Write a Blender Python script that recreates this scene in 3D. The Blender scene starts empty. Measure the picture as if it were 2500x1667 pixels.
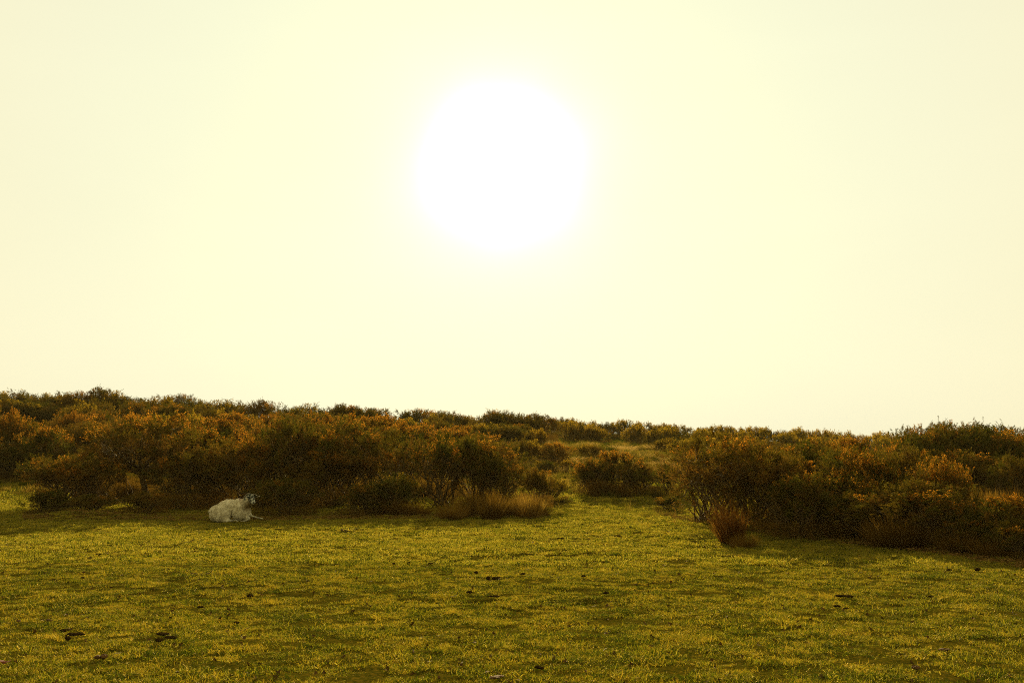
import bpy, math
import numpy as np
from mathutils import Vector

scene = bpy.context.scene
C = scene.collection
RAD = math.radians

# ------------------------------------------------------------------ camera
F_PX = 2430.0                      # focal length in pixels of the 2500 px wide photograph
CAM_Z = 1.6
PITCH = math.atan((1107 - 833.5) / F_PX)
cam_data = bpy.data.cameras.new('camera')
cam_data.sensor_width = 36.0
cam_data.lens = 36.0 * F_PX / 2500.0
cam_data.clip_start = 0.1
cam_data.clip_end = 5000
cam = bpy.data.objects.new('camera', cam_data)
C.objects.link(cam)
cam.location = (0, 0, CAM_Z)
cam.rotation_euler = (RAD(90) + PITCH, 0, 0)
scene.camera = cam

# ------------------------------------------------------------------ exposure
scene.view_settings.view_transform = 'Standard'
scene.view_settings.look = 'None'
scene.view_settings.gamma = 1.0
scene.view_settings.use_curve_mapping = False
EXPOSURE = 1.0
scene.view_settings.exposure = EXPOSURE
scene.render.engine = 'CYCLES'
scene.cycles.pixel_filter_type = 'BLACKMAN_HARRIS'
scene.cycles.filter_width = 1.0
scene.cycles.max_bounces = 8
scene.cycles.diffuse_bounces = 4
scene.cycles.transmission_bounces = 6
scene.cycles.volume_bounces = 0
scene.cycles.use_denoising = False
scene.cycles.denoiser = 'OPENIMAGEDENOISE'
scene.cycles.denoising_input_passes = 'RGB_ALBEDO_NORMAL'
scene.cycles.denoising_prefilter = 'ACCURATE'
scene.cycles.use_adaptive_sampling = False

# ------------------------------------------------------------------ sky and sun
def pix_dir(px, py):
    x = (px - 1250) / F_PX; v = (833.5 - py) / F_PX
    c, s = math.cos(PITCH), math.sin(PITCH)
    return Vector((x, c - s * v, s + c * v)).normalized()

SUN_DIR = pix_dir(1228, 400)
SUN_ELEV = math.asin(SUN_DIR.z)
SUN_AZ = math.atan2(SUN_DIR.x, SUN_DIR.y)

world = bpy.data.worlds.new('World')
scene.world = world
world.use_nodes = True
wn, wl = world.node_tree.nodes, world.node_tree.links
wn.clear()
w_out = wn.new('ShaderNodeOutputWorld')
w_bg = wn.new('ShaderNodeBackground')
w_bg.inputs['Strength'].default_value = 0.1
wl.new(w_bg.outputs[0], w_out.inputs['Surface'])
w_sky = wn.new('ShaderNodeTexSky')
w_sky.sky_type = 'NISHITA'
w_sky.sun_disc = False
w_sky.sun_elevation = SUN_ELEV
w_sky.sun_rotation = SUN_AZ
w_sky.dust_density = 4.0
w_sky.air_density = 1.0
# pale warm high haze over the clear sky: its brightness depends only on the angle from the sun
w_tc = wn.new('ShaderNodeTexCoord')
w_dot = wn.new('ShaderNodeVectorMath'); w_dot.operation = 'DOT_PRODUCT'
wl.new(w_tc.outputs['Generated'], w_dot.inputs[0])
w_dot.inputs[1].default_value = pix_dir(1219, 405)
def wmath(op, a, b=None, clamp=False):
    n = wn.new('ShaderNodeMath'); n.operation = op; n.use_clamp = clamp
    for i, v in enumerate((a, b)):
        if v is None: continue
        if isinstance(v, (int, float)): n.inputs[i].default_value = v
        else: wl.new(v, n.inputs[i])
    return n.outputs[0]
w_dc = wmath('MINIMUM', w_dot.outputs['Value'], 0.999999)
w_ang = wmath('DIVIDE', wmath('ARCCOSINE', w_dc), math.pi)
w_ramp = wn.new('ShaderNodeValToRGB')
w_ramp.color_ramp.interpolation = 'B_SPLINE'
stops = [(0.0, (0.885, 0.96, 0.735)), (0.07, (0.890, 0.945, 0.725)), (0.14, (0.945, 0.93, 0.68)),
         (0.21, (1.02, 0.935, 0.61)), (0.38, (0.64, 0.56, 0.28)), (1.0, (0.38, 0.325, 0.14))]
el = w_ramp.color_ramp.elements
while len(el) < len(stops): el.new(0.5)
for e, (p, c) in zip(el, stops):
    e.position = p; e.color = (*c, 1)
wl.new(w_ang, w_ramp.inputs[0])
# bright aureole round the sun
w_n1 = wn.new('ShaderNodeTexNoise'); w_n1.inputs['Scale'].default_value = 9.0; w_n1.inputs['Detail'].default_value = 1.0
wl.new(w_tc.outputs['Generated'], w_n1.inputs['Vector'])
w_wob = wmath('ADD', wmath('MULTIPLY', w_n1.outputs['Fac'], -0.30), 1.15)
w_a = wmath('MULTIPLY', wmath('DIVIDE', w_ang, 4.72 / 180.0), w_wob)
w_au = wmath('MINIMUM', wmath('DIVIDE', 0.265, wmath('POWER', w_a, 4.0)), 2.5)
w_mul = wn.new('ShaderNodeVectorMath'); w_mul.operation = 'ADD'
wl.new(w_ramp.outputs[0], w_mul.inputs[0]); wl.new(w_au, w_mul.inputs[1])
w_sc = wn.new('ShaderNodeVectorMath'); w_sc.operation = 'SCALE'
HAZE_K = 10.0 / 2 ** EXPOSURE
# faint veils of high cloud
w_ns = wn.new('ShaderNodeTexNoise'); w_ns.inputs['Scale'].default_value = 2.2; w_ns.inputs['Detail'].default_value = 4; w_ns.inputs['Distortion'].default_value = 0.6
w_mp = wn.new('ShaderNodeMapping'); w_mp.inputs['Scale'].default_value = (1.0, 1.0, 3.5)
wl.new(w_tc.outputs['Generated'], w_mp.inputs['Vector']); wl.new(w_mp.outputs[0], w_ns.inputs['Vector'])
w_cl = wmath('ADD', wmath('MULTIPLY', w_ns.outputs['Fac'], 0.07), 0.965)
w_m2 = wn.new('ShaderNodeVectorMath'); w_m2.operation = 'SCALE'
wl.new(w_mul.outputs[0], w_m2.inputs[0]); wl.new(w_cl, w_m2.inputs['Scale'])
wl.new(w_m2.outputs[0], w_sc.inputs[0]); w_sc.inputs['Scale'].default_value = HAZE_K * 0.93
w_tint = wn.new('ShaderNodeVectorMath'); w_tint.operation = 'MULTIPLY'
wl.new(w_sky.outputs[0], w_tint.inputs[0]); w_tint.inputs[1].default_value = (0.026, 0.024, 0.008)
w_add = wn.new('ShaderNodeVectorMath'); w_add.operation = 'ADD'
wl.new(w_sc.outputs[0], w_add.inputs[0]); wl.new(w_tint.outputs[0], w_add.inputs[1])
wl.new(w_add.outputs[0], w_bg.inputs['Color'])

sun_data = bpy.data.lights.new('sun', 'SUN')
sun_data.energy = 5.0
sun_data.angle = RAD(0.6)
sun_data.color = (1.0, 0.80, 0.42)
sun = bpy.data.objects.new('sun', sun_data)
C.objects.link(sun)
sun.rotation_euler = (-SUN_DIR).to_track_quat('-Z', 'Y').to_euler()
sun.location = (0, 0, 30)

# ------------------------------------------------------------------ numpy helpers
def _hash(ix, iy, seed):
    h = (ix.astype(np.int64) * 374761393 + iy.astype(np.int64) * 668265263 + seed * 974711) & 0x7fffffff
    h = (h ^ (h >> 13)) * 1274126177 & 0x7fffffff
    h = h ^ (h >> 16)
    return (h & 0xffff) / 65535.0
def vnoise(x, y, seed=0):
    x = np.asarray(x, float); y = np.asarray(y, float)
    ix, iy = np.floor(x), np.floor(y)
    fx, fy = x - ix, y - iy
    fx = fx * fx * fx * (fx * (fx * 6 - 15) + 10); fy = fy * fy * fy * (fy * (fy * 6 - 15) + 10)
    a = _hash(ix, iy, seed); b = _hash(ix + 1, iy, seed); c = _hash(ix, iy + 1, seed); d = _hash(ix + 1, iy + 1, seed)
    return (a + (b - a) * fx) * (1 - fy) + (c + (d - c) * fx) * fy - 0.5
def fbm(x, y, seed=0, octs=3):
    s = 0; a = 1.0
    for o in range(octs):
        s = s + a * vnoise(x * 2 ** o + 13.7 * o, y * 2 ** o - 7.1 * o, seed + o); a *= 0.5
    return s
def sstep(a, b, x):
    t = np.clip((np.asarray(x, float) - a) / (b - a), 0, 1)
    return t * t * (3 - 2 * t)

PY = np.array([-40, 0, 22, 26, 30, 38, 45, 55, 65, 75, 85, 100, 140, 400, 3000.])
PZ = np.array([0, 0, 0, 0.02, 0.12, 0.50, 0.95, 1.7, 2.35, 2.95, 3.35, 3.2, 2.0, 0., -1.])
def terrain(x, y):
    x = np.asarray(x, float); y = np.asarray(y, float)
    z = (np.interp(y, PY, PZ) + np.interp(y - 2.5, PY, PZ) + np.interp(y + 2.5, PY, PZ)) / 3
    z = z - 0.045 * np.clip(x, -60, 45) * sstep(30, 70, y) * (1 - .8 * sstep(100, 200, y))
    near = 1 - sstep(45, 60, y)
    z = z + 0.10 * fbm(x / 5.0, y / 5.0, 3, 2)
    z = z + 0.5 * fbm(x / 14.0, y / 14.0, 5, 2) * sstep(38, 60, y)
    z = z + near * (0.024 * np.abs(fbm(x / 0.75, y / 0.6, 11, 3)) + 0.024 * fbm(x / 0.15, y / 0.13, 21, 2))
    z = z + 0.16 * np.exp(-((x + 10.6) / 1.1) ** 2 - ((y - 24.6) / 0.5) ** 2)
    z = z - 0.07 * np.exp(-((x + 0.3) / 1.2) ** 2 - ((y - 11.0) / 0.10) ** 2)
    return z
def tz(x, y): return float(terrain(x, y))

def X_at(px, Y, z=0.3):
    depth = Y * math.cos(PITCH) + (z - CAM_Z) * math.sin(PITCH)
    return (px - 1250) / F_PX * depth
def z_at(py, Y):
    d = pix_dir(1250, py)
    return CAM_Z + d.z / d.y * Y
def ground_hit(px, py):
    d = pix_dir(px, py); t = 3.0
    while t < 200:
        if CAM_Z + d.z * t < tz(d.x * t, d.y * t): break
        t += 0.05
    return d.x * t, d.y * t

# ------------------------------------------------------------------ mesh helpers
def mesh_tris(name, V, T, mats, midx=None, smooth=False):
    V = np.ascontiguousarray(V, np.float32); T = np.ascontiguousarray(T, np.int32)
    me = bpy.data.meshes.new(name)
    me.vertices.add(len(V)); me.vertices.foreach_set('co', V.ravel())
    me.loops.add(T.size); me.loops.foreach_set('vertex_index', T.ravel())
    me.polygons.add(len(T))
    me.polygons.foreach_set('loop_start', np.arange(0, T.size, T.shape[1], dtype=np.int32))
    if midx is not None: me.polygons.foreach_set('material_index', np.asarray(midx, np.int32))
    me.polygons.foreach_set('use_smooth', np.full(len(T), smooth))
    for m in mats: me.materials.append(m)
    me.update(calc_edges=True)
    return me
def obj(name, me, parent=None, loc=None):
    o = bpy.data.objects.new(name, me); C.objects.link(o)
    if parent: o.parent = parent
    if loc is not None: o.location = loc
    return o
def empty(name, loc=(0, 0, 0)):
    o = bpy.data.objects.new(name, None); C.objects.link(o); o.location = loc
    o.empty_display_size = 0.2
    return o
def tag(o, label=None, cat=None, group=None, kind=None):
    if label: o['label'] = label
    if cat: o['category'] = cat
    if group: o['group'] = group
    if kind: o['kind'] = kind
    return o
def copy_tree(o, parent=None):
    c = o.copy(); C.objects.link(c); c.parent = parent
    for ch in [k for k in o.children]: copy_tree(ch, c)
    return c

class Geo:
    def __init__(s): s.V = []; s.T = []; s.M = []; s.n = 0
    def add(s, V, T, m=0):
        V = np.asarray(V, float).reshape(-1, 3); T = np.asarray(T, int).reshape(-1, 3)
        s.V.append(V); s.T.append(T + s.n); s.M.append(np.full(len(T), m)); s.n += len(V)
    def tube(s, pts, radii, sides=5, m=0):
        pts = np.asarray(pts, float); n = len(pts)
        tan = np.gradient(pts, axis=0); tan /= np.linalg.norm(tan, axis=1)[:, None] + 1e-9
        ref = np.array([0.3, 0.9, 0.1])
        u = np.cross(tan, ref); u /= np.linalg.norm(u, axis=1)[:, None] + 1e-9
        w = np.cross(tan, u)
        a = np.arange(sides) / sides * 2 * math.pi
        r = np.asarray(radii, float)[:, None, None]
        V = pts[:, None, :] + r * (np.cos(a)[None, :, None] * u[:, None, :] + np.sin(a)[None, :, None] * w[:, None, :])
        T = []
        for i in range(n - 1):
            for j in range(sides):
                k = (j + 1) % sides
                A, B, Cc, D = i * sides + j, i * sides + k, (i + 1) * sides + k, (i + 1) * sides + j
                T += [(A, B, Cc), (A, Cc, D)]
        s.add(V.reshape(-1, 3), T, m)
    def mesh(s, name, mats, smooth=False):
        return mesh_tris(name, np.vstack(s.V), np.vstack(s.T), mats, np.concatenate(s.M), smooth)

def unit(a): return a / (np.linalg.norm(a, axis=-1, keepdims=True) + 1e-9)
def spikes(base, direc, length, width, rng):
    """one thin triangle per row"""
    n = len(base)
    side = unit(np.cross(direc, rng.normal(size=(n, 3))))
    V = np.empty((n, 3, 3))
    V[:, 0] = base - side * (width / 2)[:, None]
    V[:, 1] = base + side * (width / 2)[:, None]
    V[:, 2] = base + direc * length[:, None]
    return V.reshape(-1, 3), np.arange(3 * n).reshape(-1, 3)

# ------------------------------------------------------------------ materials
def new_mat(name):
    m = bpy.data.materials.new(name); m.use_nodes = True
    m.node_tree.nodes.clear()
    return m, m.node_tree.nodes, m.node_tree.links
def leaf_mat(name, cols, scale=3.0, trans=0.5, spec=0.0, rough=0.5, big=None, rand=0.35, obj_space=False, blade=0.30):
    """cols: list of (position, rgb) over a noise; half diffuse, half translucent"""
    m, n, l = new_mat(name)
    out = n.new('ShaderNodeOutputMaterial')
    g = n.new('ShaderNodeNewGeometry')
    tc = n.new('ShaderNodeTexCoord')
    ns = n.new('ShaderNodeTexNoise'); ns.inputs['Scale'].default_value = scale; ns.inputs['Detail'].default_value = 4
    l.new(tc.outputs['Object'] if obj_space else g.outputs['Position'], ns.inputs['Vector'])
    oi = n.new('ShaderNodeObjectInfo')
    val = n.new('ShaderNodeMath'); val.operation = 'MULTIPLY_ADD'
    l.new(oi.outputs['Random'], val.inputs[0]); val.inputs[1].default_value = rand; val.inputs[2].default_value = -rand / 2
    ad = n.new('ShaderNodeMath'); ad.operation = 'ADD'
    l.new(ns.outputs['Fac'], ad.inputs[0]); l.new(val.outputs[0], ad.inputs[1])
    # islands differ: every blade or leaf its own tone
    isl = n.new('ShaderNodeMath'); isl.operation = 'MULTIPLY_ADD'
    l.new(g.outputs['Random Per Island'], isl.inputs[0]); isl.inputs[1].default_value = blade; isl.inputs[2].default_value = -blade / 2
    ad2 = n.new('ShaderNodeMath'); ad2.operation = 'ADD'
    l.new(ad.outputs[0], ad2.inputs[0]); l.new(isl.outputs[0], ad2.inputs[1])
    src = ad2.outputs[0]
    if big:
        nb = n.new('ShaderNodeTexNoise'); nb.inputs['Scale'].default_value = big; nb.inputs['Detail'].default_value = 3
        l.new(g.outputs['Position'], nb.inputs['Vector'])
        mm = n.new('ShaderNodeMath'); mm.operation = 'MULTIPLY_ADD'
        l.new(nb.outputs['Fac'], mm.inputs[0]); mm.inputs[1].default_value = 0.8; mm.inputs[2].default_value = -0.40
        a3 = n.new('ShaderNodeMath'); a3.operation = 'ADD'
        l.new(src, a3.inputs[0]); l.new(mm.outputs[0], a3.inputs[1]); src = a3.outputs[0]
    r = n.new('ShaderNodeValToRGB'); e = r.color_ramp.elements
    while len(e) < len(cols): e.new(0.5)
    for k, (p, c) in zip(e, cols): k.position = p; k.color = (*c, 1)
    l.new(src, r.inputs[0])
    d = n.new('ShaderNodeBsdfDiffuse'); t = n.new('ShaderNodeBsdfTranslucent')
    l.new(r.outputs[0], d.inputs['Color']); l.new(r.outputs[0], t.inputs['Color'])
    mx = n.new('ShaderNodeMixShader'); mx.inputs[0].default_value = trans
    l.new(d.outputs[0], mx.inputs[1]); l.new(t.outputs[0], mx.inputs[2])
    s = mx.outputs[0]
    if spec:
        gl = n.new('ShaderNodeBsdfGlossy'); gl.inputs['Roughness'].default_value = rough
        gl.inputs['Color'].default_value = (1, 0.8, 0.3, 1)
        m2 = n.new('ShaderNodeMixShader'); m2.inputs[0].default_value = spec
        l.new(s, m2.inputs[1]); l.new(gl.outputs[0], m2.inputs[2]); s = m2.outputs[0]
    l.new(s, out.inputs['Surface'])
    return m

M_GRASS = leaf_mat('turf_blades', [(0.22, (0.018, 0.034, 0.001)), (0.40, (0.078, 0.095, 0.003)), (0.56, (0.20, 0.180, 0.006)),
                                   (0.82, (0.31, 0.205, 0.012))], scale=17.0, trans=0.55, spec=0.05, rough=0.5, big=1.6, blade=0.6, rand=0.45)
M_STRAWGRASS = leaf_mat('straw_blades', [(0.3, (0.21, 0.19, 0.010)), (0.7, (0.40, 0.32, 0.035))], scale=2.5, trans=0.5)
M_HEATH = leaf_mat('heath_blades', [(0.28, (0.040, 0.050, 0.003)), (0.46, (0.085, 0.080, 0.005)), (0.58, (0.19, 0.140, 0.012)),
                                    (0.80, (0.36, 0.225, 0.04))], scale=0.9, trans=0.5, big=0.22)
M_GORSE = leaf_mat('gorse_spines', [(0.25, (0.050, 0.056, 0.004)), (0.5, (0.098, 0.078, 0.006)), (0.75, (0.17, 0.095, 0.009))],
                   scale=2.2, trans=0.45, spec=0.012, rough=0.4)
M_DEAD = leaf_mat('dead_spines', [(0.3, (0.11, 0.062, 0.010)), (0.7, (0.24, 0.125, 0.020))], scale=3.0, trans=0.35)
M_FLOWER = leaf_mat('gorse_petals', [(0.25, (0.32, 0.120, 0.010)), (0.55, (0.50, 0.195, 0.014)), (0.8, (0.66, 0.30, 0.03))],
                    scale=1.3, trans=0.5, rand=0.3)
M_GOLD = leaf_mat('golden_petals', [(0.25, (0.42, 0.25, 0.010)), (0.7, (0.66, 0.42, 0.03))], scale=1.3, trans=0.5, rand=0.3)
M_TUSSOCK = leaf_mat('dead_rush_blades', [(0.3, (0.09, 0.048, 0.005)), (0.5, (0.155, 0.082, 0.009)), (0.75, (0.26, 0.150, 0.022))],
                     scale=2.5, trans=0.5)
M_MOOR = leaf_mat('moor_grass_blades', [(0.3, (0.22, 0.135, 0.025)), (0.7, (0.40, 0.26, 0.07))], scale=1.5, trans=0.5)
M_RUSSET = leaf_mat('russet_rush_blades', [(0.3, (0.09, 0.036, 0.005)), (0.7, (0.21, 0.088, 0.011))], scale=2.5, trans=0.5)
M_LITTER = leaf_mat('litter_bits', [(0.3, (0.08, 0.04, 0.010)), (0.55, (0.17, 0.085, 0.02)), (0.8, (0.30, 0.18, 0.06))],
                    scale=6, trans=0.15, spec=0.03)

def solid_mat(name, cols, scale=8.0, rough=0.9, bump=0.4, detail=6, obj_space=True, spec=0.3):
    m, n, l = new_mat(name)
    out = n.new('ShaderNodeOutputMaterial'); b = n.new('ShaderNodeBsdfPrincipled')
    tc = n.new('ShaderNodeTexCoord'); ge = n.new('ShaderNodeNewGeometry')
    ns = n.new('ShaderNodeTexNoise'); ns.inputs['Scale'].default_value = scale; ns.inputs['Detail'].default_value = detail
    l.new(tc.outputs['Object'] if obj_space else ge.outputs['Position'], ns.inputs['Vector'])
    r = n.new('ShaderNodeValToRGB'); e = r.color_ramp.elements
    while len(e) < len(cols): e.new(0.5)
    for k, (p, c) in zip(e, cols): k.position = p; k.color = (*c, 1)
    l.new(ns.outputs['Fac'], r.inputs[0]); l.new(r.outputs[0], b.inputs['Base Color'])
    b.inputs['Roughness'].default_value = rough
    b.inputs['Specular IOR Level'].default_value = spec
    bp = n.new('ShaderNodeBump'); bp.inputs['Strength'].default_value = bump; bp.inputs['Distance'].default_value = 0.02
    l.new(ns.outputs['Fac'], bp.inputs['Height']); l.new(bp.outputs[0], b.inputs['Normal'])
    l.new(b.outputs[0], out.inputs['Surface'])
    return m
M_GROUND = leaf_mat('turf_soil', [(0.3, (0.018, 0.020, 0.002)), (0.5, (0.045, 0.040, 0.003)), (0.7, (0.10, 0.065, 0.006))], scale=38, trans=0.0, rand=0)
M_GROUND.node_tree.nodes['Noise Texture'].inputs['Detail'].default_value = 10
M_BARK = solid_mat('gorse_bark', [(0.3, (0.060, 0.040, 0.014)), (0.7, (0.180, 0.115, 0.045))], scale=20, rough=0.85)
M_DUNG = solid_mat('dung', [(0.3, (0.016, 0.010, 0.004)), (0.7, (0.050, 0.030, 0.010))], scale=40, rough=1.0, spec=0.0)
M_CLOD = solid_mat('brown_clod', [(0.3, (0.060, 0.030, 0.008)), (0.7, (0.170, 0.085, 0.020))], scale=40, rough=0.95)
M_REDLEAF = solid_mat('red_leaf', [(0.3, (0.12, 0.02, 0.004)), (0.7, (0.17, 0.035, 0.006))], scale=40)
M_PALE = solid_mat('pale_straw', [(0.3, (0.50, 0.40, 0.22)), (0.7, (0.72, 0.62, 0.42))], scale=40)

# ------------------------------------------------------------------ ground
def axis(segs):
    out = []
    for a, b, st in segs: out += list(np.arange(a, b, st))
    return np.array(out + [segs[-1][1]])
gx = axis([(-700, -120, 58.), (-120, -60, 6), (-60, -16, 1.0), (-16, 16, 0.06), (16, 60, 1.0), (60, 120, 6), (120, 700, 58)])
gy = axis([(-60, 0, 10), (0, 6, 1.0), (6, 16, 0.055), (16, 27, 0.09), (27, 60, 0.5), (60, 110, 1.2), (110, 200, 9), (200, 1500, 130)])
GX, GY = np.meshgrid(gx, gy)
GZ = terrain(GX, GY)
nx, ny = len(gx), len(gy)
i0 = (np.arange(ny - 1)[:, None] * nx + np.arange(nx - 1)[None, :]).ravel()
quads = np.stack([i0, i0 + 1, i0 + nx + 1, i0 + nx], 1)
ground = obj('ground', mesh_tris('ground', np.stack([GX.ravel(), GY.ravel(), GZ.ravel()], 1), quads, [M_GROUND], smooth=True))
tag(ground, kind='structure')

# ------------------------------------------------------------------ scatters of uncountable growth (geometry nodes)
def scatter(name, label, pts, rotz, scale, variants, kind='stuff'):
    n = len(pts)
    me = bpy.data.meshes.new(name)
    me.vertices.add(n); me.vertices.foreach_set('co', np.asarray(pts, np.float32).ravel())
    rng = np.random.default_rng(5)
    for an, ty, data in (('rot', 'FLOAT_VECTOR', None), ('sc', 'FLOAT_VECTOR', None), ('pick', 'INT', None)):
        a = me.attributes.new(an, ty, 'POINT')
        if an == 'rot':
            v = np.zeros((n, 3), np.float32); v[:, 2] = rotz; v[:, 0] = rng.normal(0, .08, n); v[:, 1] = rng.normal(0, .08, n)
            a.data.foreach_set('vector', v.ravel())
        elif an == 'sc':
            v = np.asarray(scale, np.float32)
            if v.ndim == 1: v = np.repeat(v[:, None], 3, 1)
            a.data.foreach_set('vector', np.ascontiguousarray(v).ravel())
        else: a.data.foreach_set('value', rng.integers(0, len(variants), n).astype(np.int32))
    o = obj(name, me)
    tag(o, label=label, kind=kind)
    ng = bpy.data.node_groups.new(name + '_nodes', 'GeometryNodeTree')
    ng.interface.new_socket('Geometry', in_out='INPUT', socket_type='NodeSocketGeometry')
    ng.interface.new_socket('Geometry', in_out='OUTPUT', socket_type='NodeSocketGeometry')
    N, L = ng.nodes, ng.links
    gi = N.new('NodeGroupInput'); go = N.new('NodeGroupOutput')
    mp = N.new('GeometryNodeMeshToPoints')
    L.new(gi.outputs[0], mp.inputs[0])
    ip = N.new('GeometryNodeInstanceOnPoints')
    L.new(mp.outputs[0], ip.inputs['Points'])
    jn = N.new('GeometryNodeJoinGeometry')
    for k, vm in enumerate(reversed(variants)):
        vo = bpy.data.objects.new('tuft_source', vm)
        oi = N.new('GeometryNodeObjectInfo'); oi.inputs['Object'].default_value = vo
        oi.inputs['As Instance'].default_value = True
        L.new(oi.outputs['Geometry'], jn.inputs[0])
    L.new(jn.outputs[0], ip.inputs['Instance'])
    ip.inputs['Pick Instance'].default_value = True
    def attr(nm, dt):
        a = N.new('GeometryNodeInputNamedAttribute'); a.data_type = dt; a.inputs['Name'].default_value = nm
        return [q for q in a.outputs if q.enabled and q.name == 'Attribute'][0]
    L.new(attr('pick', 'INT'), ip.inputs['Instance Index'])
    L.new(attr('rot', 'FLOAT_VECTOR'), ip.inputs['Rotation'])
    L.new(attr('sc', 'FLOAT_VECTOR'), ip.inputs['Scale'])
    L.new(ip.outputs[0], go.inputs[0])
    md = o.modifiers.new('scatter', 'NODES'); md.node_group = ng
    return o

def patch_mesh(name, rng, n, radius, hmin, hmax, width, mats, mprob, lean=0.6):
    ang = rng.uniform(0, 2 * math.pi, n); r = radius * np.sqrt(rng.uniform(0, 1, n))
    base = np.stack([r * np.cos(ang), r * np.sin(ang), np.full(n, -0.01)], 1)
    # blades gather in small clumps
    nc = max(3, n // 16)
    cc = rng.uniform(-radius, radius, (nc, 2))
    sel = rng.integers(0, nc, n); pull = rng.uniform(0.35, 0.9, n)[:, None]
    base[:, :2] = base[:, :2] * (1 - pull) + cc[sel] * pull
    d = unit(np.stack([rng.normal(0, lean, n), rng.normal(0, lean, n), np.ones(n)], 1))
    L = rng.uniform(hmin, hmax, n); W = width * rng.uniform(0.7, 1.3, n)
    side = unit(np.cross(d, rng.normal(size=(n, 3))))
    bend = np.stack([rng.normal(0, .35, n), rng.normal(0, .35, n), -rng.uniform(0, .3, n)], 1)
    mid = base + d * (L * 0.55)[:, None]
    tip = base + unit(d + bend) * L[:, None]
    V = np.empty((n, 5, 3))
    V[:, 0] = base - side * W[:, None] / 2; V[:, 1] = base + side * W[:, None] / 2
    V[:, 2] = mid - side * W[:, None] * .4; V[:, 3] = mid + side * W[:, None] * .4; V[:, 4] = tip
    k = np.arange(n)[:, None] * 5
    T = np.stack([k + [0, 1, 3], k + [0, 3, 2], k + [2, 3, 4]], 1).reshape(-1, 3)
    mi = np.repeat((rng.uniform(size=n) < mprob).astype(int), 3)
    return mesh_tris(name, V.reshape(-1, 3), T, mats, mi)

rng = np.random.default_rng(1)
def frustum_pts(n_per, y0, y1, margin=1.0, seed=0):
    """random points over the wedge of ground the valley of view covers, even per square metre"""
    rg = np.random.default_rng(seed)
    wmax = y1 * 0.53 + margin
    n = int(n_per * (y1 - y0) * 2 * wmax)
    y = rg.uniform(y0, y1, n); x = rg.uniform(-wmax, wmax, n)
    k = np.abs(x) < y * 0.53 + margin
    return x[k], y[k], rg
turf_near = [patch_mesh('turf_patch', rng, 260, 0.16, 0.014, 0.042, 0.0038, [M_GRASS, M_STRAWGRASS], 0.12, 0.8) for _ in range(6)]
turf_far = [patch_mesh('turf_patch', rng, 260, 0.24, 0.018, 0.05, 0.008, [M_GRASS, M_STRAWGRASS], 0.42, 0.8) for _ in range(6)]  # larger straw share paints in the backlit brightening of the far turf
def turf(name, label, variants, dens, y0, y1, seed, sc0):
    x, y, rg = frustum_pts(dens, y0, y1, 4.5, seed)
    m = fbm(x / 0.20, y / 0.16, 31, 2)
    keep = rg.uniform(size=len(x)) < 0.80 + 0.9 * m
    x, y, m = x[keep], y[keep], m[keep]
    z = terrain(x, y)
    s = sc0 * rg.uniform(0.7, 1.25, len(x)) * (1 + 0.9 * np.clip(m, -.4, .6))
    sc = np.stack([s, s, s * rg.uniform(.6, 1.4, len(x))], 1)
    return scatter(name, label, np.stack([x, y, z], 1), rg.uniform(0, 6.28, len(x)), sc, variants)
turf('turf_grass', 'short grazed olive green grass covering the near field', turf_near, 72, 5.5, 14.5, 2, 1.0)
turf('turf_grass', 'short sunlit grass of the far part of the field', turf_far, 42, 14.5, 29, 3, 1.0)
turf('turf_grass', 'grass in the gap between the bushes and up the slope', turf_far, 10, 29, 60, 4, 1.7)

# heath on the slope: rank grass and dwarf growth
heath_v = [patch_mesh('heath_patch', rng, 170, 0.36, 0.08, 0.34, 0.012, [M_HEATH, M_TUSSOCK], 0.05, 0.5) for _ in range(6)]
x, y, rg = frustum_pts(6.0, 28, 100, 9, 7)
m = fbm(x / 2.6, y / 2.6, 41, 3)
open_gap = np.exp(-((x - (y - 30) * .05 - 2) / 3.2) ** 2) * (1 - sstep(38, 48, y))
keep = rg.uniform(size=len(x)) < (0.55 + 1.3 * m) * (1 - open_gap * .65) * sstep(27, 40, y)
x, y, m = x[keep], y[keep], m[keep]
s = rg.uniform(.6, 1.25, len(x)) * (1 + .8 * m)
scatter('heath_grass', 'rank brown and green heath grass over the rising slope', np.stack([x, y, terrain(x, y)], 1),
        rg.uniform(0, 6.28, len(x)), np.stack([s, s, s * rg.uniform(.7, 1.3, len(x))], 1), heath_v)

# ------------------------------------------------------------------ gorse bushes
def gnarl(p0, p1, rng, n=7, amp=0.12):
    t = np.linspace(0, 1, n)[:, None]
    P = p0 * (1 - t) + p1 * t
    L = np.linalg.norm(p1 - p0)
    off = np.cumsum(rng.normal(0, amp * L / n, (n, 3)) * 1.5, axis=0)
    off = off - t * off[-1]
    P = P + off
    P[:, 2] += (np.sin(t[:, 0] * math.pi) * -0.08 * L)
    return P

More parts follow.
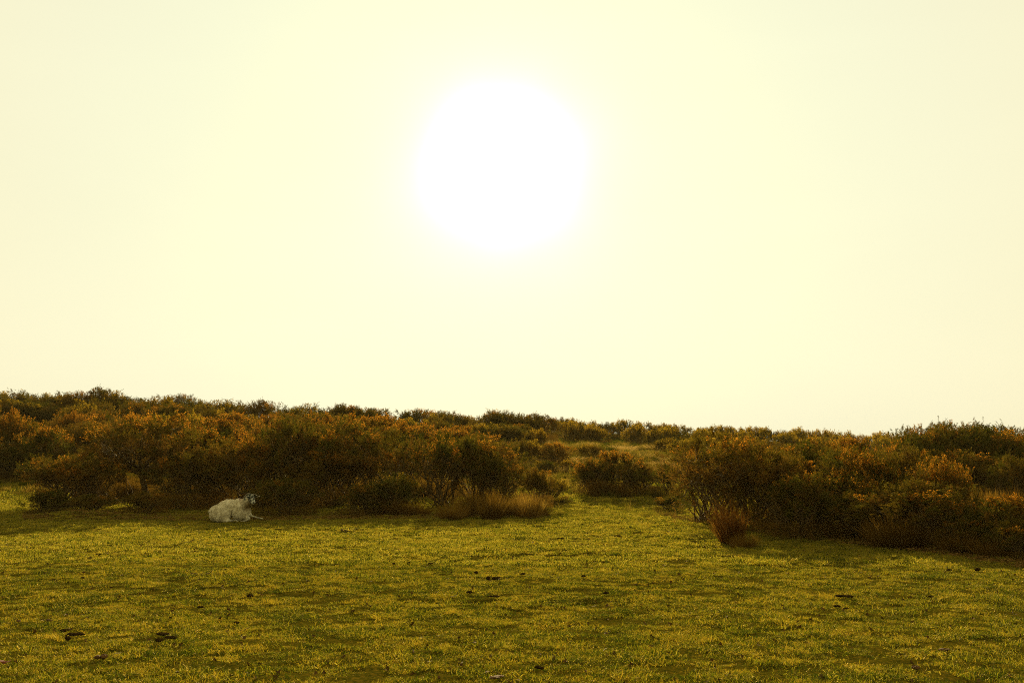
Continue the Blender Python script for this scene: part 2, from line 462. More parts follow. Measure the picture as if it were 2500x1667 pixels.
def make_gorse(seed, R=1.25, H=2.0, lobes=9, floor=0.35, flower=0.3, skirt=0.5, stems=4, gold=False, spine=1.0, n_shoots=1500, spires=6, single=False):
    """one gorse bush: gnarled stems, spiny crown of many upright shoots, flowers on the top and outer shoots"""
    rng = np.random.default_rng(seed)
    lobes += 3
    wood, crown, flow = Geo(), Geo(), Geo()
    # lobes of the crown
    LC, LR = [], []
    for i in range(lobes):
        a = i * 2.399 + rng.uniform(-.4, .4); rr = R * 0.68 * math.sqrt((i + .3) / lobes)
        lr = rng.uniform(.21, .36) * R * (1.0 if i else 1.2)
        top = H * (1 - 0.42 * (rr / R) ** 1.6) * rng.uniform(.78, 1.0)
        LC.append((rr * math.cos(a), rr * math.sin(a), max(top - lr, floor * H * 0.7 + lr * .4))); LR.append(lr)
    LC = np.array(LC); LR = np.array(LR)
    # stems to every lobe
    roots = [np.array([rng.uniform(-.12, .12) * R, rng.uniform(-.12, .12) * R, -0.06]) for _ in range(stems)]
    if single: roots = [np.array([0, 0, -.06])]
    fork = np.array([rng.uniform(-.1, .1), 0, H * .36])
    if single:
        wood.tube(gnarl(roots[0], fork, rng, 7, .10), np.linspace(.075, .055, 7), 7)
    for c, r in zip(LC, LR):
        rt = fork if single else roots[rng.integers(len(roots))]
        P = gnarl(rt, c, rng, 9, .28)
        wood.tube(P, np.linspace(.042 if single else rng.uniform(.022, .036), .012, 9), 6)
        for _ in range(7):
            d = unit(rng.normal(size=3) + [0, 0, .5])
            k = rng.integers(4, 9)
            Q = gnarl(P[k], c + d * r * .85, rng, 6, .25)
            wood.tube(Q, np.linspace(.011, .004, 6), 4)
            if rng.uniform() < .35:
                q = Q[2]; e = q + unit(rng.normal(size=3)) * rng.uniform(.15, .35)
                wood.tube(gnarl(q, e, rng, 4, .2), np.linspace(.005, .002, 4), 3)
    # dead twigs low down
    for _ in range(10 if skirt else 16):
        rt = roots[rng.integers(len(roots))]
        a = rng.uniform(0, 6.28); q = rt + np.array([math.cos(a) * R * rng.uniform(.3, .8), math.sin(a) * R * rng.uniform(.3, .8), rng.uniform(.15, .6) * H * .6])
        wood.tube(gnarl(rt, q, rng, 7, .35), np.linspace(.012, .003, 7), 4)
    # sprays: bundles of shoots that stand apart from one another
    w = LR ** 2; w /= w.sum()
    ns_ = n_shoots // 25
    up = np.array([0, 0, 1.])
    sl = rng.choice(len(LR), ns_, p=w)
    sd = unit(rng.normal(size=(ns_, 3)) + np.array([0, 0, .30]))
    srf = rng.uniform(.30, 1.0, ns_) ** .5
    SP = LC[sl] + sd * (LR[sl] * srf)[:, None]
    k = SP[:, 2] > floor * H * rng.uniform(.55, 1.15, ns_)
    sl, sd, srf, SP = sl[k], sd[k], srf[k], SP[k]; ns_ = len(SP)
    sax = unit(sd * .7 + up * rng.uniform(.4, 1.3, (ns_, 1)) + rng.normal(0, .22, (ns_, 3)))
    slen = rng.uniform(.16, .40, ns_); srad = rng.uniform(.05, .15, ns_)
    si = np.repeat(np.arange(ns_), 25); n_ = len(si)
    u_ = rng.uniform(0, 1, n_) ** .8
    P = SP[si] + sax[si] * (slen[si] * u_)[:, None] + rng.normal(0, 1, (n_, 3)) * (srad[si] * (.35 + .65 * np.sin(u_ * 2.6)))[:, None] * .75
    ax = unit(sax[si] + rng.normal(0, .45, (n_, 3)))
    L = rng.uniform(.07, .19, n_)
    d = sd[si]; rf = srf[si] * .75 + .25 * u_; li = sl[si]; sid = si
    for q in range(ns_):
        rt = LC[sl[q]]
        if rng.uniform() < .6:
            wood.tube(gnarl(rt, SP[q] + sax[q] * slen[q] * .6, rng, 5, .2), np.linspace(.008, .003, 5), 3)
    # a few long spires breaking the outline
    for _ in range(spires):
        i = rng.integers(len(LR)); top = LC[i] + np.array([rng.uniform(-.5, .5) * LR[i], rng.uniform(-.5, .5) * LR[i], LR[i] * .8])
        h = rng.uniform(.10, .28)
        m_ = 7
        hh = np.linspace(0, h, m_)
        P = np.vstack([P, top + np.outer(hh, [rng.uniform(-.3, .3), rng.uniform(-.3, .3), 1])])
        ax = np.vstack([ax, unit(rng.normal(0, .5, (m_, 3)) + up)]); L = np.append(L, np.linspace(.14, .07, m_))
        d = np.vstack([d, np.tile(up, (m_, 1))]); rf = np.append(rf, np.ones(m_)); li = np.append(li, np.full(m_, i)); sid = np.append(sid, np.full(m_, rng.integers(ns_)))
    S = 20
    n = len(P)
    t = rng.uniform(0, 1, (n, S))
    base = (P[:, None] + ax[:, None] * (t * L[:, None])[..., None]).reshape(-1, 3)
    rad = unit(rng.normal(size=(n * S, 3)))
    axr = np.repeat(ax, S, 0)
    dirs = unit(axr * .8 + rad)
    ln = rng.uniform(.030, .070, n * S) * spine * (1.15 - .4 * t.ravel()); wd = rng.uniform(.008, .015, n * S) * spine
    V, T = spikes(base, dirs, ln, wd, rng)
    inner = np.repeat((rf < .72) & (rng.uniform(size=n) < .55) | (P[:, 2] < floor * H * 1.3) & (rng.uniform(size=n) < .5), S)
    crown.add(V, T); crown.M[-1] = inner.astype(int)
    # skirt of dead brown growth down to the ground
    ns = int(9000 * skirt)
    if ns:
        a = rng.uniform(0, 6.28, ns); rr = R * rng.uniform(.25, 1.0, ns) ** .5 * .86
        q = np.stack([rr * np.cos(a), rr * np.sin(a), rng.uniform(0, 1, ns) ** 1.2 * floor * H * 1.35], 1)
        kk = vnoise(q[:, 0] / .25 + 9, q[:, 1] / .25 + q[:, 2] / .4, seed + 5) > -.12
        q = q[kk]; ns = len(q)
        dd = unit(rng.normal(0, .7, (ns, 3)) + up * .6)
        V, T = spikes(q, dd, rng.uniform(.05, .16, ns), rng.uniform(.006, .014, ns), rng)
        crown.add(V, T); crown.M[-1] = (rng.uniform(size=ns) < .8).astype(int)
    # flowers
    sscore = (sd[:, 2] * .5 + srf * .5 + SP[:, 2] / H * .6) * (.25 + 1.4 * (vnoise(SP[:, 0] / .6 + 3, SP[:, 1] / .6 + SP[:, 2] / .5, seed + 9) + .5)) * rng.uniform(.7, 1.2, ns_)
    bloom = sscore > np.quantile(sscore, 1 - flower)
    u2 = np.append(u_, np.ones(len(P) - len(u_)))
    k = (bloom[sid] & (u2 > .35) & (rng.uniform(size=len(P)) < .85)) | (rng.uniform(size=len(P)) < .012)
    PF, AF, LF = P[k], ax[k], L[k]
    nf, K = len(PF), 14
    t = rng.uniform(.35, 1.1, (nf, K))
    base = (PF[:, None] + AF[:, None] * (t * LF[:, None])[..., None]).reshape(-1, 3) + rng.normal(0, .016, (nf * K, 3))
    V, T = spikes(base, unit(rng.normal(size=(nf * K, 3)) + np.repeat(AF, K, 0) * .8), rng.uniform(.014, .030, nf * K), rng.uniform(.014, .028, nf * K), rng)
    flow.add(V, T)
    root = empty('gorse_bush')
    obj('trunk', wood.mesh('trunk', [M_BARK], smooth=True), root)
    obj('crown', crown.mesh('crown', [M_GORSE, M_DEAD]), root)
    obj('blossom', flow.mesh('blossom', [M_GOLD if gold else M_FLOWER]), root)
    Z = np.vstack(crown.V)[:, 2]; X = np.abs(np.vstack(crown.V)[:, 0])
    return dict(root=root, h=float(np.quantile(Z, .998)), r=float(np.quantile(X, .99)), used=False)

PROTO = {
    'dome1': make_gorse(101, 1.25, 1.9, 11, .22, .05, 1.0, 4, n_shoots=2800, spires=3),
    'dome2': make_gorse(102, 1.35, 1.8, 12, .20, .08, 1.0, 4, n_shoots=2900, spires=3),
    'dome3': make_gorse(103, 1.15, 2.0, 10, .25, .06, .9, 5, n_shoots=2700, spires=3),
    'flor1': make_gorse(104, 1.20, 1.7, 10, .25, .24, .8, 4, n_shoots=2700),
    'flor2': make_gorse(105, 1.35, 1.6, 12, .22, .32, .8, 4, n_shoots=2800, spires=3),
    'leggy1': make_gorse(106, 1.30, 2.1, 9, .48, .09, .10, 4, n_shoots=2000),
    'leggy2': make_gorse(107, 1.15, 2.0, 8, .50, .10, .12, 3, n_shoots=1800),
    'tree': make_gorse(108, 1.45, 2.5, 12, .50, .13, .08, 1, n_shoots=2700, single=True),
    'low1': make_gorse(109, 1.10, .95, 10, .10, .55, .7, 4, gold=True, n_shoots=1700, spires=3),
    'low2': make_gorse(110, 1.30, 1.00, 13, .10, .40, .7, 4, gold=True, n_shoots=1900, spires=3),
    'dark': make_gorse(111, 1.30, 1.5, 12, .12, .12, 1.0, 4, gold=True, n_shoots=2400, spires=8),
}
prng = np.random.default_rng(77)
def bush(kind, px, Y, top_py, w_px, label, group=None, rot=None, cat='bush'):
    p = PROTO[kind]
    X = X_at(px, Y, tz(X_at(px, Y), Y))
    g = tz(X, Y)
    h = z_at(top_py, Y) - g
    w = w_px * Y / F_PX / 2
    o = p['root'] if not p['used'] else copy_tree(p['root'])
    p['used'] = True
    o.location = (X, Y, g - 0.03)
    sw = w / p['r']
    o.scale = (sw, sw * prng.uniform(.9, 1.1), max(h, .3) / p['h'])
    o.rotation_euler = (0, 0, prng.uniform(0, 6.28) if rot is None else rot)
    for k in ('label', 'category', 'group'):
        if k in o: del o[k]
    tag(o, label, cat, group)
    return o

FRONT = [
 # kind, px, Y, top py, width px, label
 ('dome2', 118, 25.6, 1190, 120, 'low brown scrub gorse at the very left end of the bush line'),
 ('dome3', 218, 25.5, 1203, 130, 'knee-high brown scrub under the two bent dark stems'),
 ('leggy1', 185, 26.3, 1100, 210, 'spreading dark gorse crown above the low scrub at the left end'),
 ('leggy2', 152, 25.6, 1108, 170, 'low straggly gorse on bare crooked stems at the left end of the bush line'),
 ('leggy1', 232, 25.9, 1112, 120, 'small gorse on two bent dark stems with rusty grass showing behind'),
 ('tree', 352, 27.0, 1003, 270, 'tree-like gorse with one thick forked trunk and a wide rounded crown'),
 ('dome3', 350, 25.6, 1196, 130, 'low dark scrubby gorse under the tree-like gorse, left of the sheep'),
 ('dome1', 470, 26.0, 1092, 210, 'brown green gorse directly behind the rump of the sheep'),
 ('flor1', 500, 28.5, 1042, 250, 'orange flowering gorse mound above and behind the sheep'),
 ('dome2', 590, 26.6, 1062, 230, 'dark gorse directly behind the head of the sheep'),
 ('dome1', 715, 26.8, 1018, 260, 'tall dense dark gorse just right of the sheep'),
 ('dome3', 810, 25.9, 1088, 230, 'shadowed gorse at the field edge under the tall dark gorse'),
 ('leggy2', 830, 27.8, 1012, 240, 'tall gorse with scattered orange bloom right of the densest dark gorse'),
 ('leggy1', 940, 26.4, 1045, 230, 'open gorse with thin bare stems and a see-through gap beneath'),
 ('dark', 955, 25.6, 1150, 140, 'small round dark gorse on a bent stem inside the stem gap'),
 ('leggy1', 1075, 26.2, 1055, 220, 'gorse leaning on long slanting bare branches, left of the rusty rush band'),
 ('dome3', 1160, 26.8, 1062, 200, 'gorse with golden tips behind the rusty rush band'),
 ('dome1', 1215, 25.9, 1115, 150, 'drooping dark gorse at the right end of the left bush line'),
 ('dome3', 1308, 27.2, 1138, 90, 'narrow upright dark gorse at the corner of the central gap'),
 ('dome2', 890, 25.4, 1178, 150, 'low brown gorse at the turf edge below the stem gap'),
 ('dome1', 690, 25.4, 1165, 190, 'low shaded gorse at the turf edge right of the sheep'),
 # second line on the left
 ('flor2', 28, 39.5, 1000, 170, 'tall orange flowering gorse cut by the left edge of the photo'),
 ('flor1', 95, 38.5, 1042, 150, 'rusty orange gorse next to the one at the left edge'),
 ('dome2', 45, 38.0, 1080, 200, 'dark gorse skirt low down at the left edge behind the strip of turf'),
 ('dome3', 215, 34.0, 1030, 200, 'dark green gorse left of the tree-like gorse'),
 ('dome1', 300, 33.5, 1018, 190, 'green gorse behind the tree-like gorse, upper left side'),
 ('flor2', 430, 32.5, 1020, 210, 'flowering gorse right behind the crown of the tree-like gorse'),
 ('flor1', 560, 33.0, 1022, 200, 'flowering gorse in the second row above the sheep'),
 ('flor2', 650, 31.5, 1025, 200, 'orange topped gorse in the second row left of the tall dark gorse'),
 ('flor1', 900, 33.0, 1015, 230, 'broad orange gorse behind the open stemmed gorse'),
 ('flor2', 1010, 31.5, 1030, 220, 'amber flowering gorse above the stem gap'),
 ('flor1', 1120, 33.5, 1045, 200, 'amber flowering gorse at the right end of the second row'),
 ('flor2', 770, 34.0, 1010, 220, 'gorse crest poking above the tall dark gorse'),
 # the middle
 ('flor1', 1500, 33.0, 1100, 180, 'round orange tipped gorse standing alone in the middle of the gap'),
 ('dome2', 1450, 33.6, 1118, 110, 'dark flank gorse touching the lone middle gorse on its left'),
 ('dome1', 1565, 33.4, 1130, 110, 'dark flank gorse touching the lone middle gorse on its right'),
 ('dome3', 1628, 31.5, 1128, 80, 'small dark gorse between the lone middle gorse and the right bushes'),
 ('dome3', 1632, 27.0, 1208, 75, 'knee-high dark gorse seedling in front of the right bushes'),
 ('dark', 1365, 28.5, 1215, 60, 'tiny dark gorse tuft on the lit turf of the gap'),
 ('dark', 1345, 31.0, 1165, 90, 'brownish small gorse beside the corner of the left bush line'),
 # right cluster
 ('leggy1', 1790, 21.6, 1046, 310, 'big airy gorse with a dark forked trunk and tall spiky tips'),
 ('leggy1', 1720, 23.5, 1085, 170, 'thin lit gorse on the left side of the big airy gorse'),
 ('dome3', 1850, 22.6, 1072, 230, 'dense gorse filling in behind the right half of the big airy gorse'),
 ('dome1', 2215, 20.6, 1088, 250, 'dark gorse behind the orange crested gorse, left of the bright sprigged one'),
 ('dome2', 2335, 33.5, 1029, 230, 'broad dark gorse forming the crest of the right skyline hump'),
 ('dome1', 2460, 34.5, 1036, 230, 'dark gorse on the falling end of the right skyline hump'),
 ('dome3', 2395, 31.5, 1034, 190, 'upright dark gorse in the front face of the right skyline hump'),
 ('dome2', 2255, 31.2, 1038, 200, 'dense dark gorse on the front of the right skyline hump'),
 ('dome1', 1900, 21.0, 1098, 230, 'shaded gorse right of the big airy gorse'),
 ('dome2', 1960, 19.3, 1150, 240, 'dark gorse bulge at the turf edge between the two rush tussocks'),
 ('dome3', 1980, 23.0, 1076, 220, 'gorse with orange sprigs in the second row of the right bushes'),
 ('dome2', 2090, 20.5, 1086, 250, 'wide dark gorse behind the right hand tussock'),
 ('flor1', 2150, 18.6, 1118, 210, 'orange crested gorse above the right hand tussock'),
 ('flor2', 2300, 18.8, 1112, 170, 'bright orange sprigged gorse on the right, below the dark ridge gorse'),
 ('dome1', 2260, 16.6, 1168, 300, 'broad dark gorse with a rust coloured rim near the right edge'),
 ('dome3', 2120, 17.6, 1190, 220, 'dark gorse mass directly behind the right hand tussock'),
 ('flor1', 2440, 15.4, 1205, 210, 'gorse with rusty sprigs at the right edge of the photo'),
 ('dome2', 2380, 15.4, 1262, 180, 'low black green gorse behind the rush clump near the right edge'),
 ('dome1', 2500, 14.4, 1262, 160, 'dark gorse cut by the right edge, lowest of the right bushes'),
 ('dome1', 2290, 32.0, 1031, 240, 'large dark gorse crown on the skyline at the right'),
 ('dome1', 2420, 33.0, 1033, 240, 'dark spiky gorse on the skyline next to the right edge'),
 ('dome2', 2500, 32.0, 1062, 200, 'dark gorse on the skyline cut by the right edge'),
 ('dome3', 2240, 30.0, 1058, 170, 'dark gorse on the left shoulder of the right skyline hump'),
 ('dome2', 2370, 28.5, 1098, 260, 'orange flecked gorse slope below the right skyline hump'),
 ('flor1', 2110, 29.0, 1068, 160, 'gorse tips rising behind the right bushes, left of the skyline hump'),
 ('dome2', 2010, 30.0, 1066, 170, 'gorse top behind the right bushes near the big airy gorse'),
 ('dome1', 2480, 26.0, 1108, 120, 'dark gorse at the right edge above the pale lit grass'),
 ('dome2', 2640, 15.2, 1210, 260, 'dark gorse just beyond the right edge of the photo, nearest of the right bushes'),
 ('dome1', 2760, 17.0, 1170, 300, 'wide dark gorse beyond the right edge of the photo'),
 ('dome3', 2660, 26.0, 1080, 260, 'gorse beyond the right edge, behind the nearest ones'),
 ('dome1', 2640, 33.0, 1050, 260, 'dark gorse on the skyline beyond the right edge'),
 ('flor1', -120, 37.0, 1050, 240, 'flowering gorse beyond the left edge of the photo'),
 ('dome2', -280, 35.0, 1080, 260, 'dark gorse well beyond the left edge of the photo'),
]
for f in FRONT:
    f = list(f)
    if f[1] < 1200 and 30 < f[2] < 36: f[2] += 9
    if f[1] > 1850 and f[2] < 18.8: f[2] += 1.1
    if f[1] < 1330 and f[2] < 28.6: f[2] += 0.2 if f[3] > 1135 else (2.3 if f[1] < 760 else 2.8)
    bush(*f)

def skyline(px):
    return float(np.interp(px, [0, 240, 550, 850, 1100, 1300, 1330, 1450, 1700, 1900, 2130, 2500], [950, 955, 975, 990, 1004, 1010, 1019, 1021, 1036, 1044, 1056, 1062]))
ORD = 'leftmost second third fourth fifth sixth seventh eighth ninth tenth eleventh twelfth thirteenth fourteenth fifteenth sixteenth seventeenth eighteenth nineteenth twentieth twenty-first twenty-second twenty-third twenty-fourth twenty-fifth twenty-sixth twenty-seventh twenty-eighth twenty-ninth thirtieth'.split()
def ridge_row(kinds, px0, px1, step, Y, dtop, wpx, label, group, jit=9):
    px = px0; made = []
    while px < px1:
        made.append(bush(kinds[prng.integers(len(kinds))], px + prng.uniform(-.3, .3) * step, Y + prng.uniform(-2.5, 2.5), skyline(px) + dtop + prng.uniform(-jit, jit), wpx * prng.uniform(.8, 1.3), label, group))
        px += step * prng.uniform(.75, 1.25)
    made.sort(key=lambda o: o.location.x / o.location.y)
    for k, o in enumerate(made):
        o['label'] = label + (', leftmost of its row' if k == 0 else ', rightmost of its row' if k == len(made) - 1 else ', ' + ORD[min(k, 29)] + ' from the left')

# dark ridge belt, left part of the skyline
ridge_row(['dark', 'dome1', 'dark', 'dome2'], -190, 1320, 54, 66, 2, 110, 'dark green gorse in the belt on the left skyline', 'gorse belt on the left skyline')
ridge_row(['dark', 'dome2', 'dark'], -30, 1300, 60, 60, 24, 110, 'shaded gorse low in the belt below the left skyline', 'lower row of the dark gorse belt')
bush('dome1', 243, 65, 944, 95, 'gorse with a bushy tip poking above the left skyline')
bush('dome3', 835, 64, 984, 90, 'spiky gorse tip rising on the skyline above the tall dark gorse')
bush('dark', 1230, 66, 1000, 150, 'dark gorse hump ending the belt at the middle of the skyline')
# golden gorse on the hill, middle and right of the skyline
ridge_row(['low1', 'low2', 'low1', 'dark'], 1330, 2250, 40, 80, 1, 75, 'golden gorse mound on the far skyline', 'golden gorse along the far skyline', 5)
ridge_row(['low1', 'low2'], 1150, 2150, 78, 70, 12, 80, 'golden gorse mound on the upper slope', 'golden gorse on the upper slope', 6)
ridge_row(['low2', 'low1', 'dark'], 1130, 1330, 60, 58, 30, 80, 'yellowish gorse mound half way up the middle slope', 'gorse half way up the middle slope', 8)
ridge_row(['low1', 'dark', 'flor1'], 1100, 1340, 60, 46, 62, 90, 'gorse mound above the end of the left bush line', 'gorse above the left bush line end', 8)
ridge_row(['low2', 'dark', 'low1'], 1620, 2120, 62, 55, 30, 95, 'low gorse mound behind the right bushes', 'gorse on the slope behind the right bushes', 8)
ridge_row(['flor2', 'flor1', 'low2'], 180, 1180, 70, 51, 40, 120, 'amber gorse between the front bushes and the dark belt', 'amber gorse on the left slope', 10)
ridge_row(['dark', 'low2', 'dark'], 1300, 1750, 150, 50, 62, 60, 'low dark gorse cushion across the middle of the slope', 'gorse cushions across the slope', 10)
ridge_row(['dark', 'low2'], 1300, 1680, 120, 42, 112, 50, 'small dark gorse cushion low on the middle slope', 'gorse cushions on the middle slope', 14)

# ------------------------------------------------------------------ rush and moor grass tussocks
def make_tussock(seed, n=900, R=.28, L=.8, lean=(0, 0), spread=.38, w=.007):
    rng = np.random.default_rng(seed)
    a = rng.uniform(0, 6.28, n); r = R * np.sqrt(rng.uniform(0, 1, n))
    base = np.stack([r * np.cos(a), r * np.sin(a), np.full(n, -.03)], 1)
    d = unit(np.stack([np.cos(a) * spread * r / R + rng.normal(0, .2, n) + lean[0], np.sin(a) * spread * r / R + rng.normal(0, .2, n) + lean[1], np.ones(n)], 1))
    ln = L * rng.uniform(.25, 1.0, n) ** .8 * (1 - .25 * (r / R) ** 2)
    droop = rng.uniform(.02, .5, n) ** 1.5
    side = unit(np.cross(d, rng.normal(size=(n, 3))))
    out = unit(d * [1, 1, 0] + 1e-4)
    V = np.empty((n, 9, 3))
    for k, t in enumerate((0, .3, .58, .82)):
        c = base + d * (ln * t)[:, None] + (out * droop[:, None] - [0, 0, .4] * droop[:, None]) * (ln * t * t * .6)[:, None]
        ww = w * (1 - .55 * t)
        V[:, 2 * k] = c - side * ww / 2; V[:, 2 * k + 1] = c + side * ww / 2
    V[:, 8] = base + d * ln[:, None] + (out * droop[:, None] - [0, 0, .4] * droop[:, None]) * (ln * .6)[:, None]
    k = np.arange(n)[:, None] * 9
    T = np.stack([k + q for q in ([0, 1, 3], [0, 3, 2], [2, 3, 5], [2, 5, 4], [4, 5, 7], [4, 7, 6], [6, 7, 8])], 1).reshape(-1, 3)
    return mesh_tris('grass_tussock', V.reshape(-1, 3), T, [M_TUSSOCK])
TUS = [make_tussock(1), make_tussock(2, 1100, .34, .75, (-.12, 0), .5), make_tussock(3, 800, .3, .6, (.1, 0), .55), make_tussock(4, 1000, .26, .85, (-.28, 0), .25)]
def ordinal(k, n): return ', leftmost of its row' if k == 0 else ', rightmost of its row' if k == n - 1 else ', ' + ORD[k] + ' from the left'
SPRIG = [make_tussock(11, 110, .22, .7, (0, 0), .5, .008), make_tussock(12, 80, .18, .8, (.1, 0), .4, .008), make_tussock(13, 130, .30, .6, (-.1, 0), .6, .008)]
for _m in SPRIG: _m.materials[0] = M_HEATH
TUS += SPRIG
TUS[3].materials[0] = M_RUSSET
MOOR = [make_tussock(31 + _i, 500, .34, .7, (0, 0), .6, .011) for _i in range(3)]
for _m in MOOR: _m.materials[0] = M_MOOR
def tussock(v, px, base_py, top_py, w_px, label, group=None, Y=None):
    if Y is None: X, Y = ground_hit(px, base_py)
    else: X = X_at(px, Y)
    g = tz(X, Y)
    h = z_at(top_py, Y) - g
    o = obj('grass_tussock', TUS[v], None, (X, Y, g))
    s = w_px * Y / F_PX / .75
    o.scale = (s, s * .9, h / .78)
    o.rotation_euler = (0, 0, 0 if v == 3 else prng.uniform(0, 6.28))
    tag(o, label, 'grass tussock', group)
tussock(3, 1790, 1328, 1200, 82, 'tall rust red rush tussock leaning left beside the big airy gorse')
tussock(2, 1816, 1338, 1272, 66, 'shorter rusty tussock spilling right from the leaning one')
tussock(1, 2190, 1338, 1222, 110, 'arching pale tipped rush tussock at the foot of the right bushes')
tussock(0, 2215, 1342, 1262, 80, 'low brown tussock in front of the arching one')
tussock(0, 2345, 1352, 1275, 95, 'dim brown rush clump near the right edge, left one of the pair')
tussock(1, 2425, 1360, 1285, 95, 'dim brown rush clump near the right edge, right one of the pair')
for k, px in enumerate((1106, 1141, 1160, 1198, 1226, 1249, 1290, 1312)):
    tussock((k * 2 + 1) % 3, px, 1268 - (k * 5) % 13, (1206, 1178, 1219, 1172, 1204, 1184, 1176, 1222)[k], (64, 58, 80, 52, 74, 50, 60, 66)[k], 'rusty upright rush clump in the band below the left bushes' + ordinal(k, 8), 'band of rusty rushes at the field edge')
for k, px in enumerate((952, 985, 1020)):
    tussock(k % 3, px, 1258, 1205, 70, 'brown rush clump in the shade below the stem gap' + ordinal(k, 3), 'rushes below the stem gap')
for k, px in enumerate((215, 245, 270, 300, 325)):
    tussock(k % 3, px, 1240, 1125 + (k * 11) % 24, 75, 'straw coloured grass clump behind the bent stems' + ordinal(k, 5), 'tall grass behind the bent stems', Y=30.5 + .3 * k)
for k, px in enumerate((905, 945, 985, 1030, 1075, 1120)):
    tussock(k % 3, px, 1240, 1132 + (k * 11) % 30, 85, 'straw coloured grass clump seen through the stem gap' + ordinal(k, 6), 'tall grass seen through the stem gap', Y=31.2 + .2 * k)
for k, px in enumerate((1462, 1492, 1515)):
    tussock(k % 3, px, 1212, 1150 + 8 * k, 48, 'orange brown grass clump in front of the lone middle gorse' + ordinal(k, 3), 'grass before the lone middle gorse')
for k, px in enumerate((2395, 2425, 2455, 2485)):
    tussock(k % 3, px, 1200, 1166, 55, 'pale sunlit grass clump below the right skyline hump' + ordinal(k, 4), 'pale lit grass on the right', Y=24.5)
for k, (px, by, ty, w) in enumerate(((1375, 1262, 1222, 34), (1418, 1255, 1236, 34), (1330, 1235, 1205, 45), (1500, 1232, 1196, 30), (1535, 1246, 1212, 34), (1585, 1262, 1230, 36), (1470, 1262, 1240, 20), (1495, 1258, 1232, 14), (1390, 1300 - 40, 1242, 26), (45, 1210, 1190, 14))):
    tussock(4 + k % 3, px, by, ty, w, ['sparse tuft at the left side of the lit gap', 'flat brown tuft on the lit turf of the gap', 'reddish tuft at the corner of the left bush line', 'thin tuft on the shaded turf of the gap',
        'dark tuft in the right half of the gap', 'tuft touching the foot of the right bushes', 'tiny single tuft in the middle of the lit gap', 'smallest thin stalk tuft in the middle of the lit gap', 'small tuft next to the flat brown tuft', 'lone thin stalk tuft on the turf strip at the far left'][k])
for k in range(30):
    X, Y = ground_hit(1335 + (k * 89) % 320, 1200 + (k * 23) % 66)
    o = obj('grass_tussock', SPRIG[k % 3], None, (X, Y, tz(X, Y))); s_ = prng.uniform(.35, .95)
    o.scale = (s_, s_, prng.uniform(.18, .42)); o.rotation_euler = (0, 0, prng.uniform(0, 6.28))
    tag(o, 'sparse low sprig of dull grass on the turf of the central gap', 'grass tussock', 'low sprigs strewn over the central gap')
# moor grass on the middle slope
for k in range(64):
    px = 1180 + (k * 137) % 900; Y = 43 + (k * 53) % 21
    o_top = 0
    X = X_at(px, Y); g = tz(X, Y)
    o = obj('grass_tussock', MOOR[k % 3], None, (X, Y, g)); s = prng.uniform(1.2, 2.6)
    o.scale = (s, s, prng.uniform(.4, .75)); o.rotation_euler = (0, 0, prng.uniform(0, 6.28))
    tag(o, 'buff moor grass tussock on the open middle slope', 'grass tussock', 'moor grass tussocks on the middle slope')

# ------------------------------------------------------------------ leaf litter under the bush line
lr = np.random.default_rng(9)
n = 26000
pxs = lr.uniform(20, 2520, n)
edge = np.interp(pxs, [0, 60, 100, 600, 1000, 1320, 1500, 1640, 1800, 2000, 2200, 2500], [24.4, 24.2, 24.0, 23.9, 24.5, 24.6, 30, 24.5, 20.6, 18.6, 16.8, 14.3])
ys = edge + lr.gamma(2.0, .45, n) - .35
xs = (pxs - 1250) / F_PX * ys
kk = ~((pxs > 1340) & (pxs < 1600)) & ~((pxs < 70))
xs, ys = xs[kk], ys[kk]; n = len(xs)
base = np.stack([xs, ys, terrain(xs, ys) + lr.uniform(.01, .05, n)], 1)
V, T = spikes(base, unit(lr.normal(size=(n, 3)) * [1, 1, .35]), lr.uniform(.02, .07, n), lr.uniform(.008, .03, n), lr)
tag(obj('leaf_litter', mesh_tris('leaf_litter', V, T, [M_LITTER])), 'brown dead spines and leaves along the foot of the bushes', kind='stuff')

# ------------------------------------------------------------------ things lying on the turf
def lump(seed, w, h, d, lumps=4, mat=M_DUNG, rough=.25):
    rng = np.random.default_rng(seed)
    g = Geo()
    nu, nv = 9, 6
    for k in range(lumps):
        cx, cy = (rng.uniform(-.32, .32) * w, rng.uniform(-.3, .3) * d) if lumps > 1 else (0, 0)
        s = rng.uniform(.45, .7) if lumps > 1 else 1
        u = np.arange(nu) / nu * 2 * math.pi; v = np.linspace(-.5, .5, nv) * math.pi
        U, Vv = np.meshgrid(u, v)
        rr = 1 + rng.uniform(-rough, rough, U.shape)
        P = np.stack([np.cos(U) * np.cos(Vv) * w / 2 * s * rr + cx, np.sin(U) * np.cos(Vv) * d / 2 * s * rr + cy, np.sin(Vv) * h * .42 * s * rr + h * .22 * s], -1).reshape(-1, 3)
        T = []
        for i in range(nv - 1):
            for j in range(nu):
                a, b = i * nu + j, i * nu + (j + 1) % nu
                T += [(a, b, b + nu), (a, b + nu, a + nu)]
        g.add(P, T)
    return g.mesh('lump', [mat], smooth=False)
def on_turf(name, cat, px, py, me, label, lift=.008, rot=0.):
    X, Y = ground_hit(px, py)
    o = obj(name, me, None, (X, Y, tz(X, Y) + lift)); o.rotation_euler = (0, 0, rot)
    tag(o, label, cat)
